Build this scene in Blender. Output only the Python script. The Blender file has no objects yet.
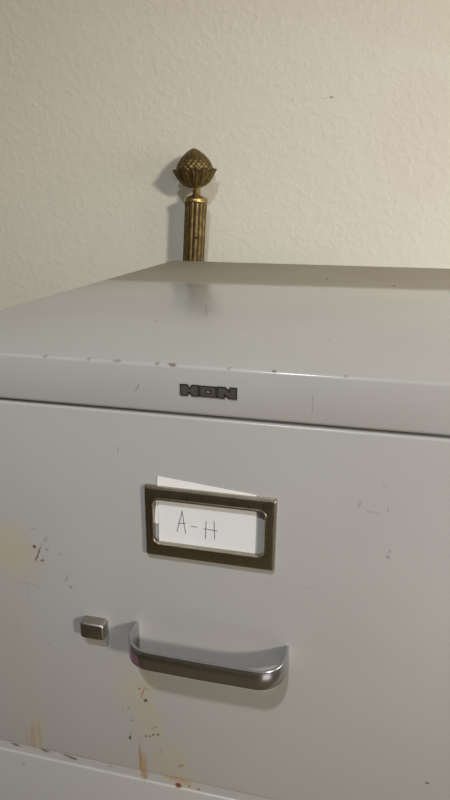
import bpy, bmesh, math, random
from mathutils import Vector, Matrix
random.seed(4)
scene = bpy.context.scene
COL = scene.collection
T = 1.32                      # height of the cabinet top above the floor
PI = math.pi

# ------------------------------------------------------------------ camera
cd = bpy.data.cameras.new('camera')
cam = bpy.data.objects.new('camera', cd)
COL.objects.link(cam)
cd.sensor_fit = 'VERTICAL'
cd.sensor_height = 24.0
cd.lens = 24.0 * 589.2 / 800.0
cd.clip_start = 0.01
r_ = Vector((0.9752, 0.2210, 0.0080)); u_ = Vector((-0.0768, 0.3046, 0.9494)); f_ = Vector((-0.2073, 0.9265, -0.3141))
m = Matrix.Identity(4)
for i in range(3):
    m[i][0] = r_[i]; m[i][1] = u_[i]; m[i][2] = -f_[i]
m[0][3], m[1][3], m[2][3] = 0.0868, -0.32995, 0.0920 + T
cam.matrix_world = m
scene.camera = cam

# ------------------------------------------------------------------ world, lights, exposure
w = bpy.data.worlds.new('world'); scene.world = w; w.use_nodes = True
w.node_tree.nodes['Background'].inputs[0].default_value = (0.8, 0.85, 1.0, 1)
w.node_tree.nodes['Background'].inputs[1].default_value = 0.3
scene.view_settings.view_transform = 'Standard'
scene.view_settings.look = 'None'
scene.view_settings.gamma = 1
scene.view_settings.use_curve_mapping = False
scene.view_settings.exposure = 0.0
scene.cycles.sample_clamp_indirect = 0.8
scene.cycles.blur_glossy = 1.0
scene.cycles.max_bounces = 8
scene.cycles.denoising_prefilter = 'ACCURATE'

def area(name, loc, aim, size, power, color, shape='DISK', sy=None):
    l = bpy.data.lights.new(name, 'AREA'); l.shape = shape; l.size = size
    if sy: l.size_y = sy
    l.energy = power; l.color = color
    o = bpy.data.objects.new(name, l); COL.objects.link(o)
    o.location = loc
    o.rotation_euler = (Vector(aim) - Vector(loc)).to_track_quat('-Z', 'Y').to_euler()
    return o
# small ceiling lamp almost overhead, warmer lamp to the right, two added fill lights
sl = bpy.data.lights.new('ceiling_lamp', 'SPOT'); sl.energy = 69; sl.color = (0.90, 0.95, 1.06); sl.shadow_soft_size = .045
sl.spot_size = math.radians(106); sl.spot_blend = 1.0
so = bpy.data.objects.new('ceiling_lamp', sl); COL.objects.link(so); so.location = (0.0, -0.98, T + 1.30)
so.rotation_euler = (Vector((.05, -.28, T - .7)) - so.location).to_track_quat('-Z', 'Y').to_euler()
area('side_lamp', (2.50, -2.15, T + 0.95), (0.0, 0.3, T), 0.36, 65, (0.98, 0.90, 0.77))
area('wall_fill_light', (1.55, 0.06, T + 0.10), (0.25, 0.75, T + .10), 0.8, 7.0, (1.0, 0.96, 0.92), 'RECTANGLE', 0.7)  # added fill that brightens the right of the back wall, not a window
area('low_fill_light', (1.0, -1.25, T - 0.85), (0, 0, T - .35), 0.8, 1.9, (1.0, 0.94, 0.98), 'RECTANGLE', 0.7)  # added low fill that lifts the lower drawer face, no window there

# ------------------------------------------------------------------ node helpers
class NT:
    def __init__(s, name):
        s.m = bpy.data.materials.new(name); s.m.use_nodes = True
        s.t = s.m.node_tree; s.n = s.t.nodes; s.l = s.t.links
        s.b = s.n['Principled BSDF']
    def node(s, ty, **kw):
        n = s.n.new(ty)
        for k, v in kw.items():
            setattr(n, k, v)
        return n
    def pos(s):
        g = s.node('ShaderNodeNewGeometry'); return g.outputs['Position']
    def noise(s, vec, scale, detail=3, rough=0.5):
        n = s.node('ShaderNodeTexNoise'); n.inputs['Scale'].default_value = scale
        n.inputs['Detail'].default_value = detail; n.inputs['Roughness'].default_value = rough
        if vec: s.l.new(vec, n.inputs['Vector'])
        return n
    def ramp(s, fac, a, b, lo=0.0, hi=1.0):
        n = s.node('ShaderNodeMapRange'); n.interpolation_type = 'SMOOTHSTEP'
        n.inputs[1].default_value = a; n.inputs[2].default_value = b
        n.inputs[3].default_value = lo; n.inputs[4].default_value = hi
        s.l.new(fac, n.inputs[0]); return n.outputs[0]
    def math(s, op, a, b=None):
        n = s.node('ShaderNodeMath', operation=op)
        for i, v in enumerate((a, b)):
            if v is None: continue
            if isinstance(v, (int, float)): n.inputs[i].default_value = v
            else: s.l.new(v, n.inputs[i])
        return n.outputs[0]
    def mix(s, fac, a, b):
        n = s.node('ShaderNodeMix', data_type='RGBA')
        for i, v in ((0, fac), (6, a), (7, b)):
            if isinstance(v, (int, float)): n.inputs[i].default_value = v
            elif isinstance(v, tuple): n.inputs[i].default_value = (*v, 1)
            else: s.l.new(v, n.inputs[i])
        s.prev = n.outputs[2]
        return n.outputs[2]
    def warp(s, vec, scale, amt):
        n = s.noise(vec, scale, 3)
        sub = s.node('ShaderNodeVectorMath', operation='SUBTRACT'); s.l.new(n.outputs['Color'], sub.inputs[0]); sub.inputs[1].default_value = (.5, .5, .5)
        sc = s.node('ShaderNodeVectorMath', operation='SCALE'); s.l.new(sub.outputs[0], sc.inputs[0]); sc.inputs['Scale'].default_value = amt
        ad = s.node('ShaderNodeVectorMath', operation='ADD'); s.l.new(vec, ad.inputs[0]); s.l.new(sc.outputs[0], ad.inputs[1])
        return ad.outputs[0]
    def blob(s, vec, c, r, rot=(0, 0, 0), a=0.6, b=1.0, amp=1.0):
        """soft ellipsoid mask: 1 inside, 0 outside (world metres)"""
        if getattr(s, 'prev', None) is not None:      # keeps the node chain in sequence
            ch = s.node('ShaderNodeVectorMath', operation='MULTIPLY_ADD'); s.l.new(s.prev, ch.inputs[0]); ch.inputs[1].default_value = (1e-9, 1e-9, 1e-9); s.l.new(vec, ch.inputs[2]); vec = ch.outputs[0]
        mp = s.node('ShaderNodeMapping', vector_type='TEXTURE')
        mp.inputs['Location'].default_value = c; mp.inputs['Rotation'].default_value = rot; mp.inputs['Scale'].default_value = r
        s.l.new(vec, mp.inputs['Vector'])
        ln = s.node('ShaderNodeVectorMath', operation='LENGTH'); s.l.new(mp.outputs[0], ln.inputs[0])
        return s.ramp(ln.outputs['Value'], a, b, amp, 0.0)
    def setc(s, c):
        if isinstance(c, tuple): s.b.inputs['Base Color'].default_value = (*c, 1)
        else: s.l.new(c, s.b.inputs['Base Color'])
    def set(s, k, v):
        if isinstance(v, (int, float)): s.b.inputs[k].default_value = v
        else: s.l.new(v, s.b.inputs[k])
    def bump(s, h, strength, dist):
        n = s.node('ShaderNodeBump'); n.inputs['Strength'].default_value = strength; n.inputs['Distance'].default_value = dist
        s.l.new(h, n.inputs['Height']); s.l.new(n.outputs[0], s.b.inputs['Normal']); return n

def simple(name, c, rough=0.5, metal=0.0, var=0.0, vscale=40):
    k = NT(name)
    if var:
        nz = k.noise(k.pos(), vscale, 4)
        k.setc(k.mix(k.ramp(nz.outputs[0], .3, .7), tuple(x * (1 - var) for x in c), tuple(min(1, x * (1 + var)) for x in c)))
    else: k.setc(c)
    k.set('Roughness', rough); k.set('Metallic', metal)
    return k.m

# ---- enamel paint of the cabinet, with its stains, rust specks and chips
PAINT = (0.40, 0.395, 0.375)
def make_paint(name, top):
    k = NT(name)
    P = k.pos()
    Wp = k.warp(P, 45, 0.028)
    Ws = k.warp(P, 300, 0.003)
    big = k.noise(P, 9, 2)
    col = k.mix(k.ramp(big.outputs[0], .35, .65), tuple(x * .985 for x in PAINT), tuple(x * 1.015 for x in PAINT))
    # tan stains on the drawer face (x, z below top, rx, rz, strength)
    tan = (0.46, 0.38, 0.24)
    for (x, z, rx, rz, am) in () if top else ((-.152, -.143, .030, .022, .45), (-.140, -.160, .022, .022, .22), (-.1415, -.318, .0070, .026, .35),
                               (-.150, -.25, .020, .10, .10),
                               (-.052, -.262, .021, .022, .26), (-.045, -.285, .017, .024, .38), (-.052, -.24, .022, .03, .14),
                               (-.028, -.322, .020, .026, .38), (-.012, -.338, .016, .012, .25)):
        col = k.mix(k.blob(Wp, (x, 0, z + T), (rx, .02, rz), a=.45, b=1.1, amp=am), col, tan)
    # rusty drips that ran straight down
    for (x, z, rx, rz, am, c) in () if top else ((-.1465, -.326, .0030, .018, .45, (.42, .24, .08)), (-.1400, -.322, .0017, .022, .35, (.42, .24, .08)),
                               (-.1520, -.330, .0014, .014, .3, (.42, .26, .1)),
                               (-.1360, -.19, .0012, .05, .12, (.35, .30, .22)), (-.1480, -.20, .0014, .06, .12, (.35, .30, .22)),
                               (-.0530, -.325, .0018, .024, .75, (.36, .19, .05)), (-.0500, -.331, .0030, .018, .60, (.40, .23, .07)), (-.0508, -.342, .0034, .006, .5, (.30, .15, .04)),
                               (-.0250, -.338, .0110, .0050, .5, (.42, .25, .08)), (-.0165, -.340, .006, .004, .4, (.40, .23, .08)),
                               (-.0225, -.3445, .0034, .0028, .95, (.13, .05, .01))):
        col = k.mix(k.blob(Ws, (x, 0, z + T), (rx, .02, rz), a=.4, b=1.05, amp=am), col, c)
    # small rust and dirt specks: x, z, rx, rz, rot, amount
    rust = (0.10, 0.035, 0.010); dirt = (0.12, 0.11, 0.10)
    for (x, z, rx, rz, ro, am, c) in () if top else (
        (-.1262, -.1420, .0013, .0012, 0, .95, rust), (-.1240, -.1475, .0006, .0075, .42, .75, rust), (-.1215, -.1528, .0014, .0011, 0, .7, rust),
        (-.1262, -.1275, .0016, .0010, 0, .35, dirt), (-.1170, -.1350, .0012, .0022, .5, .35, dirt), (-.1165, -.1430, .0013, .0011, 0, .4, dirt), (-.1060, -.1452, .0012, .0009, 0, .4, dirt),
        (-.1035, -.1660, .0008, .0040, .5, .40, dirt), (-.1005, -.1720, .0013, .0012, 0, .5, dirt), (-.1230, -.2270, .0016, .0012, 0, .25, dirt),
        (-.1330, -.1750, .010, .0007, .1, .22, dirt),
        (-.0485, -.2570, .0005, .0060, .3, .7, (.25, .10, .03)), (-.0465, -.2640, .0013, .0015, 0, 1.0, rust), (-.0510, -.2535, .0010, .0007, 0, .7, rust), (-.0452, -.2530, .0012, .0006, .5, .5, dirt),
        (-.0610, -.3035, .0011, .0016, 0, .95, rust), (-.0600, -.2990, .0005, .0030, 0, .5, (.3, .14, .05)),
        (-.0475, -.2990, .0008, .0011, 0, .9, rust), (-.0440, -.2980, .0011, .0006, .4, .9, rust), (-.0412, -.2960, .0010, .0008, .4, .9, rust), (-.0375, -.2950, .0010, .0007, 0, .9, rust),
        (-.0390, -.2880, .0015, .0007, .2, .6, rust), (-.0420, -.2895, .0010, .0006, .2, .5, rust), (-.0580, -.2860, .0007, .0008, 0, .6, rust), (-.0605, -.2745, .0008, .0007, 0, .5, rust),
        (-.0655, -.2780, .0006, .0006, 0, .5, rust), (-.0530, -.3020, .0020, .0004, .2, .35, rust),
        (-.0200, -.3220, .0030, .0006, -.6, .75, (.22, .10, .03)), (-.0360, -.3120, .0008, .0030, .3, .3, rust),
        # right side of the face: faint scuffs
        (.0972, -.0800, .0007, .0022, .3, .36, dirt), (.1050, -.0838, .0038, .0004, .12, .34, dirt), (.1140, -.0808, .0004, .0022, 0, .42, dirt), (.1110, -.0655, .0018, .0005, .3, .30, dirt),
        (.1170, -.1140, .0012, .0012, 0, .50, dirt), (.1175, -.1095, .0005, .0016, .4, .35, dirt), (.0700, -.1440, .0044, .0004, .05, .30, dirt), (.0450, -.1450, .0050, .0004, .05, .2, dirt),
        (.1595, -.2890, .0012, .0010, 0, .75, rust), (.0652, -.0185, .0004, .0060, 0, .30, dirt), (-.0580, -.0600, .0005, .0030, .1, .45, dirt),
        (-.0430, -.0160, .0006, .0026, .5, .5, dirt),
        # rail below the drawer
        (-.1645, -.3395, .0040, .0011, .15, .85, (.09, .06, .045)), (-.1380, -.3385, .0038, .0012, .15, .75, (.10, .065, .045)), (-.1180, -.3390, .0044, .0009, .1, .7, (.10, .07, .055)),
        (-.1130, -.3405, .0036, .0012, .1, .8, (.09, .06, .045)), (-.0800, -.3400, .0016, .0010, 0, .4, dirt), (-.0060, -.3440, .0014, .0013, 0, .6, rust), (-.0130, -.3435, .0012, .0012, 0, .6, rust),
        (-.1590, -.3575, .0014, .0011, 0, .45, dirt)):
        col = k.mix(k.blob(Ws, (x, 0, z + T), (rx * 1.35, .012, rz * 1.35), (0, ro, 0), a=.35, b=1.15, amp=am), col, c)
    film = None
    if top:
      for (x, z, rx, rz, ro, am) in ((.0652, -.0185, .0004, .0060, 0, .35), (-.0430, -.0160, .0006, .0026, .5, .5)):
        col = k.mix(k.blob(Ws, (x, 0, z + T), (rx * 1.35, .012, rz * 1.35), (0, ro, 0), a=.35, b=1.15, amp=am), col, dirt)
    # ---- top panel: dull tan film left at the back, its faint edge, specks and scratches
    if top:
      sep = k.node('ShaderNodeSeparateXYZ'); k.l.new(k.warp(P, 25, .014), sep.inputs[0])
      sepn = k.node('ShaderNodeSeparateXYZ'); k.l.new(k.node('ShaderNodeNewGeometry').outputs['Normal'], sepn.inputs[0])
      up = k.ramp(sepn.outputs[2], .8, .95)
      tilt = k.math('ADD', sep.outputs[1], k.math('MULTIPLY', sep.outputs[0], -.05))
      film = k.math('MULTIPLY', k.ramp(tilt, .374, .408), up)
      fn = k.noise(P, 14, 3)
      film2 = k.math('MULTIPLY', film, k.ramp(fn.outputs[0], .2, .7, .75, 1.0))
      col = k.mix(film2, col, (0.34, 0.295, 0.225))
      edge = k.math('MULTIPLY', k.ramp(tilt, .372, .388), k.ramp(tilt, .40, .388))
      en = k.noise(P, 30, 3)
      edge = k.math('MULTIPLY', k.math('MULTIPLY', edge, up), k.ramp(en.outputs[0], .45, .6, 0, .45))
      col = k.mix(edge, col, (0.52, 0.40, 0.32))
      for (x, y, rx, ry, ro, am, c) in (
          (.0444, .473, .0026, .0055, 0, .95, (.07, .03, .015)), (.0400, .450, .012, .002, 0, .3, rust),
          (.1285, .4235, .0026, .0050, 0, .95, (.07, .035, .015)), (.1200, .416, .0110, .0040, 0, .6, (.25, .14, .08)),
          (-.0505, .200, .0006, .048, .26, .65, dirt), (-.0757, .131, .0014, .0022, 0, .6, rust), (-.068, .131, .006, .0009, 0, .4, dirt),
          (.0680, .094, .0016, .0018, 0, .35, dirt), (.0300, .070, .0005, .012, .9, .25, dirt), (-.0236, .279, .0005, .025, .3, .2, dirt), (.02, .16, .0004, .02, -.5, .2, dirt)):
          col = k.mix(k.blob(Ws, (x, y, T), (rx, ry, .003), (0, 0, ro), a=.5, b=1.1, amp=am), col, c)
      # chips along the front top edge
      for (x, rx, am) in ((-.0205, .0035, .8), (-.0300, .0016, .6), (-.0560, .0030, .5), (.0150, .0014, .4), (.0420, .0016, .9), (-.075, .0018, .5), (-.105, .002, .4), (.083, .0016, .4)):
          col = k.mix(k.blob(Ws, (x, .0016, T - .0003), (rx, .0028, .0016), a=.5, b=1.1, amp=am), col, (.14, .115, .09))

    k.setc(col)
    rn = k.noise(P, 30, 3)
    r0 = k.ramp(rn.outputs[0], .3, .7, .26, .33)
    r0 = .19 if top else .30; k.set('Roughness', r0)
    if top:
        k.set('Roughness', k.math('ADD', r0, k.math('MULTIPLY', film, .42)))
        k.set('Specular IOR Level', k.math('SUBTRACT', .5, k.math('MULTIPLY', film, .30)))
    wob = k.noise(P, 55, 2)
    fine = k.noise(P, 900, 2)
    return k.m
M_PAINT = make_paint('worn_putty_enamel', False)
M_TOP = make_paint('worn_putty_enamel_top', True)

def metal(name, c, rough, brushed=None):
    k = NT(name); P = k.pos()
    mp = k.node('ShaderNodeMapping'); k.l.new(P, mp.inputs['Vector']); mp.inputs['Scale'].default_value = brushed or (1, 1, 1)
    n = k.noise(mp.outputs[0], 120, 4)
    k.setc(k.mix(k.ramp(n.outputs[0], .3, .7), tuple(x * .96 for x in c), c))
    k.set('Metallic', 1.0); k.set('Roughness', k.ramp(n.outputs[0], .3, .7, rough * .95, rough * 1.08))
    return k
M_FRAME = metal('dull_nickel', (0.40, 0.36, 0.28), 0.28, (1, 1, 1)).m
kc = metal('worn_chrome', (0.66, 0.645, 0.61), 0.20, (.2, 3, 6))
M_CHROME = kc.m
# plum reflection painted into the colour at the left end of the pull
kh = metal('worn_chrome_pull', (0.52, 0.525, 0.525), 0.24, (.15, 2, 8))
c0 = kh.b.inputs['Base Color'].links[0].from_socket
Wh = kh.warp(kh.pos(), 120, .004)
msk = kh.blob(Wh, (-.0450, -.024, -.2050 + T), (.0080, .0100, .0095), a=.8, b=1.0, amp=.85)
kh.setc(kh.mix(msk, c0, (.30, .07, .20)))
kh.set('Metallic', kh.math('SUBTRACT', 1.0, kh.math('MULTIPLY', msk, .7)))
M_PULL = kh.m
M_KNOB = metal('brushed_knob_metal', (0.42, 0.40, 0.35), 0.33, (8, 1, .5)).m
M_DARK = simple('black_outline', (0.012, 0.011, 0.010), .6)
M_LETTER = simple('dark_pewter', (0.13, 0.12, 0.10), .45, .6)
M_CARD = simple('white_card', (0.74, 0.745, 0.74), .7, 0, .015, 60)
M_SLIP = simple('white_slip', (0.80, 0.79, 0.78), .7, 0, .02, 60)
M_INK = simple('dark_ink', (0.035, 0.03, 0.05), .5)
M_CARPET = simple('brown_carpet', (0.13, 0.10, 0.065), .95, 0, .3, 250)
M_CEIL = simple('ceiling_white', (0.55, 0.54, 0.52), .9)
M_ROOM = simple('room_wall_paint', (0.33, 0.31, 0.28), .85)
M_TRIM = simple('trim_white', (0.75, 0.73, 0.68), .4)

def make_wall():
    k = NT('textured_wall_paint'); P = k.pos()
    base = (0.77, 0.71, 0.62)
    col = base
    n = k.noise(P, 3.0, 3)
    col = k.mix(k.ramp(n.outputs[0], .35, .65), (0.80, 0.785, 0.685), (0.81, 0.795, 0.695))
    Wp = k.warp(P, 6, .16)
    pink = (0.80, 0.715, 0.645)
    for (x, z, rx, rz, am) in ((.165, .21, .11, .10, .55), (.14, .39, .16, .07, .55), (-.10, .42, .25, .05, .35), (-.42, .43, .25, .05, .3)):
        col = k.mix(k.blob(Wp, (x, .785, z + T), (rx, .3, rz), a=.4, b=1.1, amp=am), col, pink)
    Ws = k.warp(P, 120, .006)
    for (x, z, rx, rz, ro, am) in ((.0165, .2655, .0042, .0018, -.3, .75), (.0060, .2645, .0060, .0008, 0, .35), (-.0480, .2630, .0022, .0022, 0, .4), (-.024, .263, .012, .0006, 0, .2)):
        col = k.mix(k.blob(Ws, (x, .785, z + T), (rx, .05, rz), (0, ro, 0), a=.4, b=1.1, amp=am), col, (.25, .23, .2))
    k.setc(col); k.set('Roughness', .8); k.set('Specular IOR Level', .25)
    Pw = k.warp(P, 50, .02)
    a = k.noise(Pw, 80, 3, .5)
    b = k.noise(P, 170, 2, .5)
    dent = k.ramp(a.outputs[0], .42, .68)
    h = k.math('ADD', k.math('MULTIPLY', dent, .7), k.math('ADD', k.math('MULTIPLY', a.outputs[0], .8), k.math('MULTIPLY', b.outputs[0], .30)))
    nub = k.blob(P, (-.531, .785, .2675 + T), (.008, .05, .006), a=.2, b=1.0, amp=1.6)
    h = k.math('ADD', h, nub)
    k.bump(h, .36, .0010)
    return k.m
M_WALL = make_wall()

def make_brass():
    k = NT('aged_brass'); P = k.pos()
    n = k.noise(P, 130, 3); n2 = k.noise(P, 25, 3)
    c = k.mix(k.ramp(n.outputs[0], .35, .7), (0.15, 0.105, 0.042), (0.25, 0.18, 0.075))
    c = k.mix(k.ramp(n2.outputs[0], .5, .75, 0, .5), c, (0.10, 0.065, 0.03))
    k.setc(c); k.set('Metallic', .85); k.set('Roughness', k.ramp(n.outputs[0], .3, .7, .52, .42))
    k.bump(n.outputs[0], .25, .001)
    return k.m
M_BRASS = make_brass()
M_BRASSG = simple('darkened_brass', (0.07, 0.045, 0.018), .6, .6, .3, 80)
M_BRASSC = simple('worn_brass_collar', (0.42, 0.31, 0.13), .36, .9, .2, 60)

# ------------------------------------------------------------------ mesh helpers
def link(name, bm, mat, parent=None, loc=(0, 0, 0), smooth=True, sharp=40):
    """bm in world coordinates unless parent given: then coordinates are relative to parent; loc = own origin in the same frame"""
    bmesh.ops.recalc_face_normals(bm, faces=bm.faces)
    bmesh.ops.translate(bm, verts=bm.verts, vec=-Vector(loc))
    me = bpy.data.meshes.new(name)
    if smooth:
        for f in bm.faces: f.smooth = True
        for e in bm.edges:
            if len(e.link_faces) == 2 and e.calc_face_angle(0) > math.radians(sharp): e.smooth = False
    bm.to_mesh(me); bm.free()
    me.materials.append(mat)
    o = bpy.data.objects.new(name, me); COL.objects.link(o)
    o.location = loc
    if parent: o.parent = parent
    return o
def box(bm, x0, x1, y0, y1, z0, z1, bev=0.0, seg=2):
    t = bmesh.new()
    g = bmesh.ops.create_cube(t, size=1.0)
    for v in g['verts']:
        v.co = Vector(((x0 + x1) / 2 + v.co.x * (x1 - x0), (y0 + y1) / 2 + v.co.y * (y1 - y0), (z0 + z1) / 2 + v.co.z * (z1 - z0)))
    if bev: bmesh.ops.bevel(t, geom=list(t.edges), offset=bev, segments=seg, profile=.5, affect='EDGES')
    me = bpy.data.meshes.new('tmp'); t.to_mesh(me); t.free(); bm.from_mesh(me); bpy.data.meshes.remove(me)
    return bm
def loft(bm, loops, closed=True, caps=(False, False)):
    vs = [[bm.verts.new(p) for p in L] for L in loops]
    n = len(loops[0])
    for a, b in zip(vs, vs[1:]):
        for i in range(n if closed else n - 1):
            j = (i + 1) % n
            bm.faces.new((a[i], a[j], b[j], b[i]))
    if caps[0]: bm.faces.new(vs[0])
    if caps[1]: bm.faces.new(vs[-1][::-1])
    return vs
def rrect(cx, cz, w, h, r, y, n=6):
    pts = []
    for (sx, sz, a0) in ((1, 1, 0), (-1, 1, 90), (-1, -1, 180), (1, -1, 270)):
        for i in range(n + 1):
            a = math.radians(a0 + 90 * i / n)
            pts.append((cx + sx * (w / 2 - r) + r * math.cos(a), y, cz + sz * (h / 2 - r) + r * math.sin(a)))
    return pts
def prism(bm, pts, y0, y1):
    """polygon (x, z) extruded between y0 (front) and y1 (back)"""
    a = [bm.verts.new((x, y0, z)) for x, z in pts]; b = [bm.verts.new((x, y1, z)) for x, z in pts]
    bm.faces.new(a); bm.faces.new(b[::-1])
    for i in range(len(pts)):
        j = (i + 1) % len(pts); bm.faces.new((a[i], b[i], b[j], a[j]))
def thing(name, loc, label, cat, rot=(0, 0, 0)):
    o = bpy.data.objects.new(name, None); COL.objects.link(o); o.empty_display_size = .1
    o.location = loc; o.rotation_euler = rot; o['label'] = label; o['category'] = cat
    return o
def struct(name, bm, mat):
    o = link(name, bm, mat, smooth=False); o['kind'] = 'structure'; return o

# ------------------------------------------------------------------ room
WY = .780
RX0, RX1, RY0, H = -2.3, 3.2, -3.4, 2.75
struct('floor', box(bmesh.new(), RX0, RX1, RY0, WY, -.1, 0), M_CARPET)
struct('ceiling', box(bmesh.new(), RX0, RX1, RY0, WY, H, H + .1), M_CEIL)
struct('wall_back', box(bmesh.new(), RX0 - .1, RX1 + .1, WY, WY + .12, 0, H), M_WALL)
struct('wall_left', box(bmesh.new(), RX0 - .1, RX0, RY0, WY, 0, H), M_ROOM)
struct('wall_right', box(bmesh.new(), RX1, RX1 + .1, RY0, WY, 0, H), M_ROOM)
struct('wall_front', box(bmesh.new(), RX0 - .1, RX1 + .1, RY0 - .12, RY0, 0, H), M_ROOM)
struct('baseboard_back', box(bmesh.new(), RX0, RX1, WY - .012, WY, 0, .09, .003), M_TRIM)

# ------------------------------------------------------------------ filing cabinet
W2, D = .2325, .6708
cab = thing('filing_cabinet', (0, .335, 0), 'putty-grey metal filing cabinet with a rust-stained drawer, in front of the brass post', 'filing cabinet')
C0 = Vector((0, .335, 0))
def L(bm):   # bring a bmesh given in (x, y, z below top) into cabinet coordinates
    bmesh.ops.translate(bm, verts=bm.verts, vec=Vector((0, 0, T)) - C0); return bm
CAPH = .0313
link('top_panel', L(box(bmesh.new(), -W2, W2, 0, D, -CAPH, 0, .0022, 3)), M_TOP, cab, (0, 0, T - CAPH))
PITCH = .3129; DT = -.0331; DB = -.3364
b = bmesh.new()
ZB = -T + .0
box(b, -W2, -W2 + .009, .0010, D - .002, ZB + .002, -CAPH - .0002, .0008)
box(b, W2 - .009, W2, .0010, D - .002, ZB + .002, -CAPH - .0002, .0008)
box(b, -W2 + .006, W2 - .006, D - .012, D - .003, ZB + .002, -CAPH - .0002)
for i in range(3):
    z = DB - i * PITCH
    box(b, -W2 + .006, W2 - .006, .0013, .03, z - .0090 - .004, z + .004)
box(b, -W2 + .006, W2 - .006, .0013, .03, ZB + .002, DB - 3 * PITCH + .004)
link('body', L(b), M_PAINT, cab, (0, 0, T / 2))

FX = .0035       # the face fittings sit about this far right of centre
drawers = []
def face(bm):
    # drawer front with rolled edges
    box(bm, -W2 + .0105, W2 - .0105, 0, .016, DB, DT, .0016, 3)
    # the tray behind it
    box(bm, -W2 + .022, -W2 + .0235, .0155, .62, DB + .03, DT - .05)
    box(bm, W2 - .0235, W2 - .022, .0155, .62, DB + .03, DT - .05)
    box(bm, -W2 + .022, W2 - .022, .0155, .62, DB + .028, DB + .0295)
    box(bm, -W2 + .022, W2 - .022, .6185, .62, DB + .028, DT - .05)
    return bm
d0 = link('drawer', L(face(bmesh.new())), M_PAINT, cab, (0, -.335, T + DT))
O0 = Vector((0, -.335, T + DT))
def LD(bm):  # into drawer coordinates
    bmesh.ops.translate(bm, verts=bm.verts, vec=Vector((0, 0, T)) - C0 - O0); return bm

# label holder: frame with chamfered outside and a raised rounded lip round the window
hx, hz, hw, hh = .0034, -.1076, .0838, .0476
b = bmesh.new()
ix, iz, iw, ih = .0031, -.1067, .0738, .0320
loops = [rrect(hx, hz, hw + .0040, hh + .0040, .0014, -.00005), rrect(hx, hz, hw + .0036, hh + .0036, .0014, -.0024),
         rrect(hx, hz, hw + .0016, hh + .0016, .0010, -.0039), rrect(hx, hz, hw, hh, .0008, -.0041),
         rrect(ix, iz, iw + .0034, ih + .0034, .0056, -.0041), rrect(ix, iz, iw + .0026, ih + .0026, .0052, -.0048),
         rrect(ix, iz, iw + .0010, ih + .0010, .0045, -.0049), rrect(ix, iz, iw, ih, .0040, -.0042), rrect(ix, iz, iw, ih, .0040, -.0014)]
loft(b, loops)
holder = link('label_holder', LD(b), M_FRAME, d0, (hx, 0, hz - DT), sharp=28)
# pull: a flat strap bent into a wide U
b = bmesh.new()
path = []
xl, xr, yp, rc = -.0515, .0590, -.0290, .0185
N = 10
path.append((xl, 0.0002)); path.append((xl, -.006)); path.append((xl, yp + rc + .001))
for i in range(1, N + 1):
    a = PI / 2 * i / N; path.append((xl + rc - rc * math.cos(a), yp + rc - rc * math.sin(a)))
path.append(((xl + xr) / 2, yp - .0004))
for i in range(0, N + 1):
    a = PI / 2 * (1 - i / N); path.append((xr - rc + rc * math.cos(a), yp + rc - rc * math.sin(a)))
path.append((xr, -.006)); path.append((xr, .0002))
zt, zb, th = -.1922, -.2068, .0024
prof = [(0, zt - .0005), (.0004, zt), (th - .0005, zt), (th, zt - .0005), (th, zb + .0005), (th - .0005, zb), (.0006, zb), (0, zb + .0006), (-.0001, (zt + zb) / 2)]
loops = []
for i, (x, y) in enumerate(path):
    p = Vector(path[max(0, i - 1)]); q = Vector(path[min(len(path) - 1, i + 1)])
    t = (q - p).normalized(); nrm = Vector((-t.y, t.x))      # inward side
    loops.append([(x + nrm.x * o_, y + nrm.y * o_, z) for o_, z in prof])
loft(b, loops, True, (True, True))
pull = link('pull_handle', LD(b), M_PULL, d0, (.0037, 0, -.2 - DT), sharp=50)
# thumb latch
b = bmesh.new()
kx0, kx1, kz0, kz1 = -.0915, -.0730, -.2078, -.1945
ky = -.0088
b2 = []
for (g, y) in ((0, .0), (0, ky + .0016), (.0006, ky + .0004), (.0016, ky)):
    b2.append(rrect((kx0 + kx1) / 2, (kz0 + kz1) / 2, kx1 - kx0 - 2 * g, kz1 - kz0 - 2 * g, .0020, y, 5))
loft(b, b2, True, (True, True))
knob = link('latch_button', LD(b), M_KNOB, d0, (-.0822, 0, -.2012 - DT), sharp=45)
knob['label'] = 'small square dull metal thumb latch button'
d0['label'] = 'rust-stained top drawer with a loose card in its label frame'
drawers.append(d0)
for i in range(1, 4):
    c = d0.copy(); COL.objects.link(c); del c['label']; c.location = d0.location - Vector((0, 0, PITCH * i)); c.parent = cab
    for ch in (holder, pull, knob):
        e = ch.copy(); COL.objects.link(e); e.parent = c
# brand emblem
em0 = (-.0146, -.0184)   # lower left
def letters():
    h = .0064
    # each: outline polygon in local x, z (0..w, 0..h)
    Hh = [(0, 0), (.0040, 0), (.0045, .0006), (.0050, .0019), (.0062, .0019), (.0067, .0006), (.0072, 0), (.0112, 0), (.0112, h), (.0072, h), (.0067, h - .0006), (.0062, h - .0019), (.0050, h - .0019), (.0045, h - .0006), (.0040, h), (0, h)]
    Nn = [(0, 0), (.0040, 0), (.0043, .0024), (.0072, 0), (.0114, 0), (.0114, h), (.0076, h), (.0073, h - .0024), (.0044, h), (0, h)]
    return Hh, Nn, h
Hh, Nn, lh = letters()
def grow(bm, pts, g, x0, z0, y0, y1):
    cx = sum(p[0] for p in pts) / len(pts); n = len(pts)
    out = []
    for i in range(n):
        a, p, q = Vector(pts[i - 1]), Vector(pts[i]), Vector(pts[(i + 1) % n])
        n1 = Vector(((p - a).y, -(p - a).x)).normalized(); n2 = Vector(((q - p).y, -(q - p).x)).normalized()
        mm = (n1 + n2); d = mm / max(.3, (1 + n1.dot(n2)))
        out.append((p.x + d.x * g + x0, p.y + d.y * g + z0))
    prism(bm, out, y0, y1)
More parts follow.
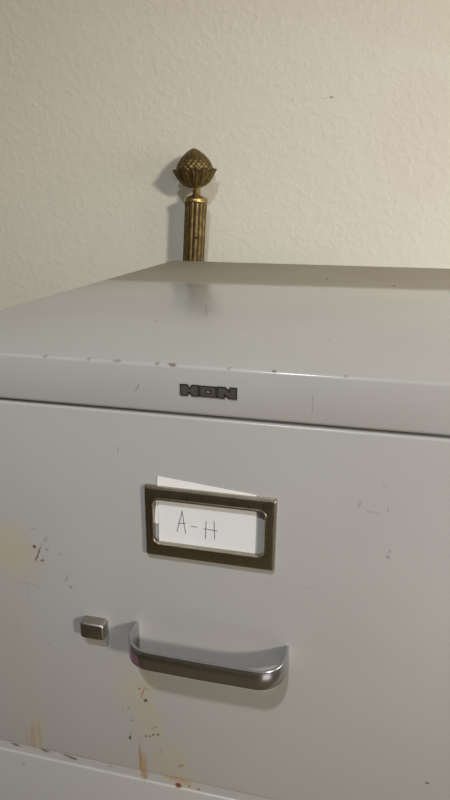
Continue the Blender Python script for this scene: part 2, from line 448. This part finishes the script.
def ring(bm, w, h, hx0, hx1, hz0, hz1, g, x0, z0, y0, y1):
    o_ = [(-g, -g), (w + g, -g), (w + g, h + g), (-g, h + g)]; i_ = [(hx0 + g, hz0 + g), (hx1 - g, hz0 + g), (hx1 - g, hz1 - g), (hx0 + g, hz1 - g)]
    loft(bm, [[(x + x0, y, z + z0) for x, z in lp] for lp, y in ((o_, y1), (o_, y0), (i_, y0), (i_, y1), (o_, y1))])
b = bmesh.new(); G = .00045
grow(b, Hh, G, em0[0], em0[1], -.0008, .0001)
ring(b, .0100, lh, .0039, .0064, .0021, .0043, G * .6, em0[0] + .0122, em0[1], -.0008, .0001)
grow(b, Nn, G, em0[0] + .0232, em0[1], -.0008, .0001)
emblem = link('brand_emblem', L(b), M_DARK, cab, (em0[0] + .017, -.335, T + em0[1] + .0032), smooth=False)
EO = Vector(emblem.location)
def LE(bm): bmesh.ops.translate(bm, verts=bm.verts, vec=Vector((0, 0, T)) - C0 - EO); return bm
S_ = .00035
b = bmesh.new(); grow(b, Hh, -S_, em0[0], em0[1], -.0013, -.0007); link('letter', LE(b), M_LETTER, emblem, smooth=False)
b = bmesh.new(); ring(b, .0100, lh, .0039, .0064, .0021, .0043, -S_, em0[0] + .0122, em0[1], -.0013, -.0007); link('letter', LE(b), M_LETTER, emblem, smooth=False)
b = bmesh.new(); grow(b, Nn, -S_, em0[0] + .0232, em0[1], -.0013, -.0007); link('letter', LE(b), M_LETTER, emblem, smooth=False)

# ------------------------------------------------------------------ card and slip in the label holder
def sheet(cx, cz, w, h, rot, y0, y1, bend=0.0):
    bm = bmesh.new(); nx = 12
    ca, sa = math.cos(rot), math.sin(rot)
    fr, bk = [], []
    for (arr, yy) in ((fr, y0), (bk, y1)):
        for j in (0, 1):
            row = []
            for i in range(nx + 1):
                u = -w / 2 + w * i / nx; v = -h / 2 + h * j
                row.append(bm.verts.new((cx + u * ca - v * sa, yy - bend * j * math.sin(PI * i / nx), cz + u * sa + v * ca)))
            arr.append(row)
    for i in range(nx):
        bm.faces.new((fr[0][i], fr[0][i + 1], fr[1][i + 1], fr[1][i])); bm.faces.new((bk[0][i + 1], bk[0][i], bk[1][i], bk[1][i + 1]))
        bm.faces.new((fr[1][i], fr[1][i + 1], bk[1][i + 1], bk[1][i])); bm.faces.new((bk[0][i], bk[0][i + 1], fr[0][i + 1], fr[0][i]))
    for i, s in ((0, 1), (nx, -1)):
        q = (fr[0][i], fr[1][i], bk[1][i], bk[0][i]); bm.faces.new(q if s > 0 else q[::-1])
    return bm
cw = Vector((.0015, -.0010, -.1080 + T))
card = link('label_card', (lambda bm: (bmesh.ops.translate(bm, verts=bm.verts, vec=(0, 0, T)), bm)[1])(sheet(.0015, -.1080, .0655, .0390, -.004, -.00125, -.00100)), M_CARD, None, cw)
card['label'] = 'white card with handwritten A-H in the drawer label frame'; card['category'] = 'label card'
slip = link('paper_slip', (lambda bm: (bmesh.ops.translate(bm, verts=bm.verts, vec=(0, 0, T)), bm)[1])(sheet(-.0002, -.0955, .0655, .0350, -.088, -.00070, -.00045, .0)), M_SLIP, None, (-.0002, -.0006, -.0955 + T))
slip['label'] = 'blank white paper slip tilted behind the card, poking above the frame'; slip['category'] = 'paper slip'
b = bmesh.new()
def stroke(p, q, w=.00042):
    p, q = Vector(p), Vector(q); t = (q - p).normalized(); n_ = Vector((-t.y, t.x)) * w / 2
    k = 5; A = []; B = []
    for i in range(k + 1):
        c = p.lerp(q, i / k) + n_ * .4 * math.sin(i * 2.1 + p.x * 900); A.append(c + n_); B.append(c - n_)
    prism(b, [(v.x, v.y) for v in B] + [(v.x, v.y) for v in reversed(A)], -.00132, -.00122)
for p, q in (((-.0187, -.1139), (-.0148, -.0982)), ((-.0150, -.0979), (-.0127, -.1147)), ((-.0180, -.1078), (-.0126, -.1069)), ((-.0088, -.1086), (-.0048, -.1088)),
             ((.0013, -.1033), (.0008, -.1168)), ((.0066, -.1027), (.0071, -.1161)), ((-.0003, -.1093), (.0092, -.1097))):
    stroke(p, q)
bmesh.ops.translate(b, verts=b.verts, vec=Vector((0, 0, T)) - cw)
link('handwriting', b, M_INK, card, smooth=False)

# ------------------------------------------------------------------ brass post behind the cabinet
lean = math.radians(3.2)
PY = .7385
zt_ = .1005 + T
topx = -.2081
post = thing('brass_post', (topx - math.tan(lean) * zt_, PY, 0), 'aged brass reeded post with a pinecone finial, leaning between cabinet and wall', 'post', (0, lean, 0))
Hs = zt_ / math.cos(lean)
NR = 12; seg = NR * 8
def shaft_loop(R, z, deep=1.0):
    pts = []
    for i in range(seg):
        a = 2 * PI * i / seg; ph = (i % 8) / 8
        prof_ = abs(math.sin(PI * ph)) ** .55
        r = R * (1 - .13 * deep * (1 - prof_))
        pts.append((r * math.cos(a + .1), r * math.sin(a + .1), z))
    return pts
b = bmesh.new()
loft(b, [shaft_loop(.0196, z) for z in (.012, .4, .8, 1.2, Hs - .004)] , True, (True, True))
shaft = link('shaft', b, M_BRASS, post, (0, 0, .012), sharp=60)
# dark grooves between the reeds
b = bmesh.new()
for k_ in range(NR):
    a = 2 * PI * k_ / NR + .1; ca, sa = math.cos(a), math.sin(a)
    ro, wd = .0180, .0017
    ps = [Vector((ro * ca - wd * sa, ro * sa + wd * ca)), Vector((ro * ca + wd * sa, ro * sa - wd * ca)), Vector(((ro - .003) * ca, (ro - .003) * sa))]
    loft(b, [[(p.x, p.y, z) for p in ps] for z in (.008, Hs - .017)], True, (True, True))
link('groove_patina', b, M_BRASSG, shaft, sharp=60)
def lathe(bm, prof_, n=48):
    loft(bm, [[(r * math.cos(2 * PI * i / n), r * math.sin(2 * PI * i / n), z) for i in range(n)] for r, z in prof_], True, (True, True))
b = bmesh.new(); lathe(b, [(.034, 0), (.034, .006), (.030, .010), (.024, .013), (.021, .016)]); link('foot', b, M_BRASSC, post)
b = bmesh.new(); lathe(b, [(.0195, Hs - .0045), (.0214, Hs - .0035), (.0218, Hs - .001), (.0205, Hs + .0012), (.0205, Hs + .0022), (.0180, Hs + .0042), (.0125, Hs + .0062), (.0080, Hs + .0080), (.0066, Hs + .0105),
    (.0078, Hs + .0125), (.0078, Hs + .0140), (.0060, Hs + .0160), (.0062, Hs + .0185), (.0085, Hs + .0215)])
link('collar', b, M_BRASSC, post)
# finial: acanthus cup holding a pinecone
F0 = Hs + .0195
b = bmesh.new(); n = 120; NL = 12
cup = [(.0060, 0), (.0120, .0012), (.0190, .0040), (.0250, .0085), (.0300, .0140), (.0335, .0200), (.0360, .0250), (.0375, .0285), (.0392, .0310)]
loops = []
for j, (r, z) in enumerate(cup):
    t = j / (len(cup) - 1); Lp = []
    for i in range(n):
        ph = (i * NL / n) % 1.0; s = abs(math.cos(PI * ph))       # 1 at leaf edge, 0 at leaf centre
        rr = r * (1 - .10 * s ** 3 * min(1, t * 2)) * (1 + .03 * math.cos(6 * PI * ph))
        zz = z - (.0060 * s ** 2 * max(0, t - .55) / .45)
        Lp.append((rr * math.cos(2 * PI * i / n), rr * math.sin(2 * PI * i / n), F0 + zz))
    loops.append(Lp)
inner = []
for j, (r, z) in enumerate(reversed(cup[3:])):
    inner.append([(v[0] * .93, v[1] * .93, v[2] + .0005) for v in loops[len(cup) - 1 - j]])
loft(b, loops + inner, True, (True, True))
fin = link('finial', b, M_BRASS, post, (0, 0, F0), sharp=55)
fin.rotation_euler = (0, math.radians(-5.5), 0); fin.location.x = -.0022
b = bmesh.new(); n = 132; rows = 66
def egg(t):   # t 0 bottom .. 1 tip
    z = .012 + .053 * t
    h = z - .031
    r = .0318 * (1 - min(1, h / .0345) ** 1.6) ** .72 if h > 0 else .0318 * (1 - .35 * (-h / .019) ** 2)
    return r, z
loops = []
for j in range(rows + 1):
    t = j / rows; r, z = egg(min(t, .9995)); Lp = []
    for i in range(n):
        th_ = 2 * PI * i / n
        bumpv = (abs(math.sin(9 * th_ + 15 * t)) * abs(math.sin(9 * th_ - 15 * t))) ** .6
        dd = 1 + .075 * (bumpv - .6) * (1 - t ** 6)
        Lp.append((r * dd * math.cos(th_), r * dd * math.sin(th_), F0 + z + .0004 * bumpv * t * (1 - t)))
    loops.append(Lp)
loft(b, loops, True, (True, True))
bmesh.ops.translate(b, verts=b.verts, vec=(0, 0, -F0))
link('pinecone', b, M_BRASS, fin, sharp=75)
# screw hole seen near the top of the cabinet
b = bmesh.new()
lathe(b, [(.0001, -.0012), (.0022, -.0012), (.0024, 0), (.0018, .0010), (.0001, .0012)], 16)
bmesh.ops.rotate(b, verts=b.verts, cent=(0, 0, 0), matrix=Matrix.Rotation(PI / 2, 3, 'X'))
zs = T + .0365
bmesh.ops.translate(b, verts=b.verts, vec=(.0085, -.0180, zs / math.cos(lean)))
link('screw', b, M_DARK, post, (.0085, -.0180, zs / math.cos(lean)))
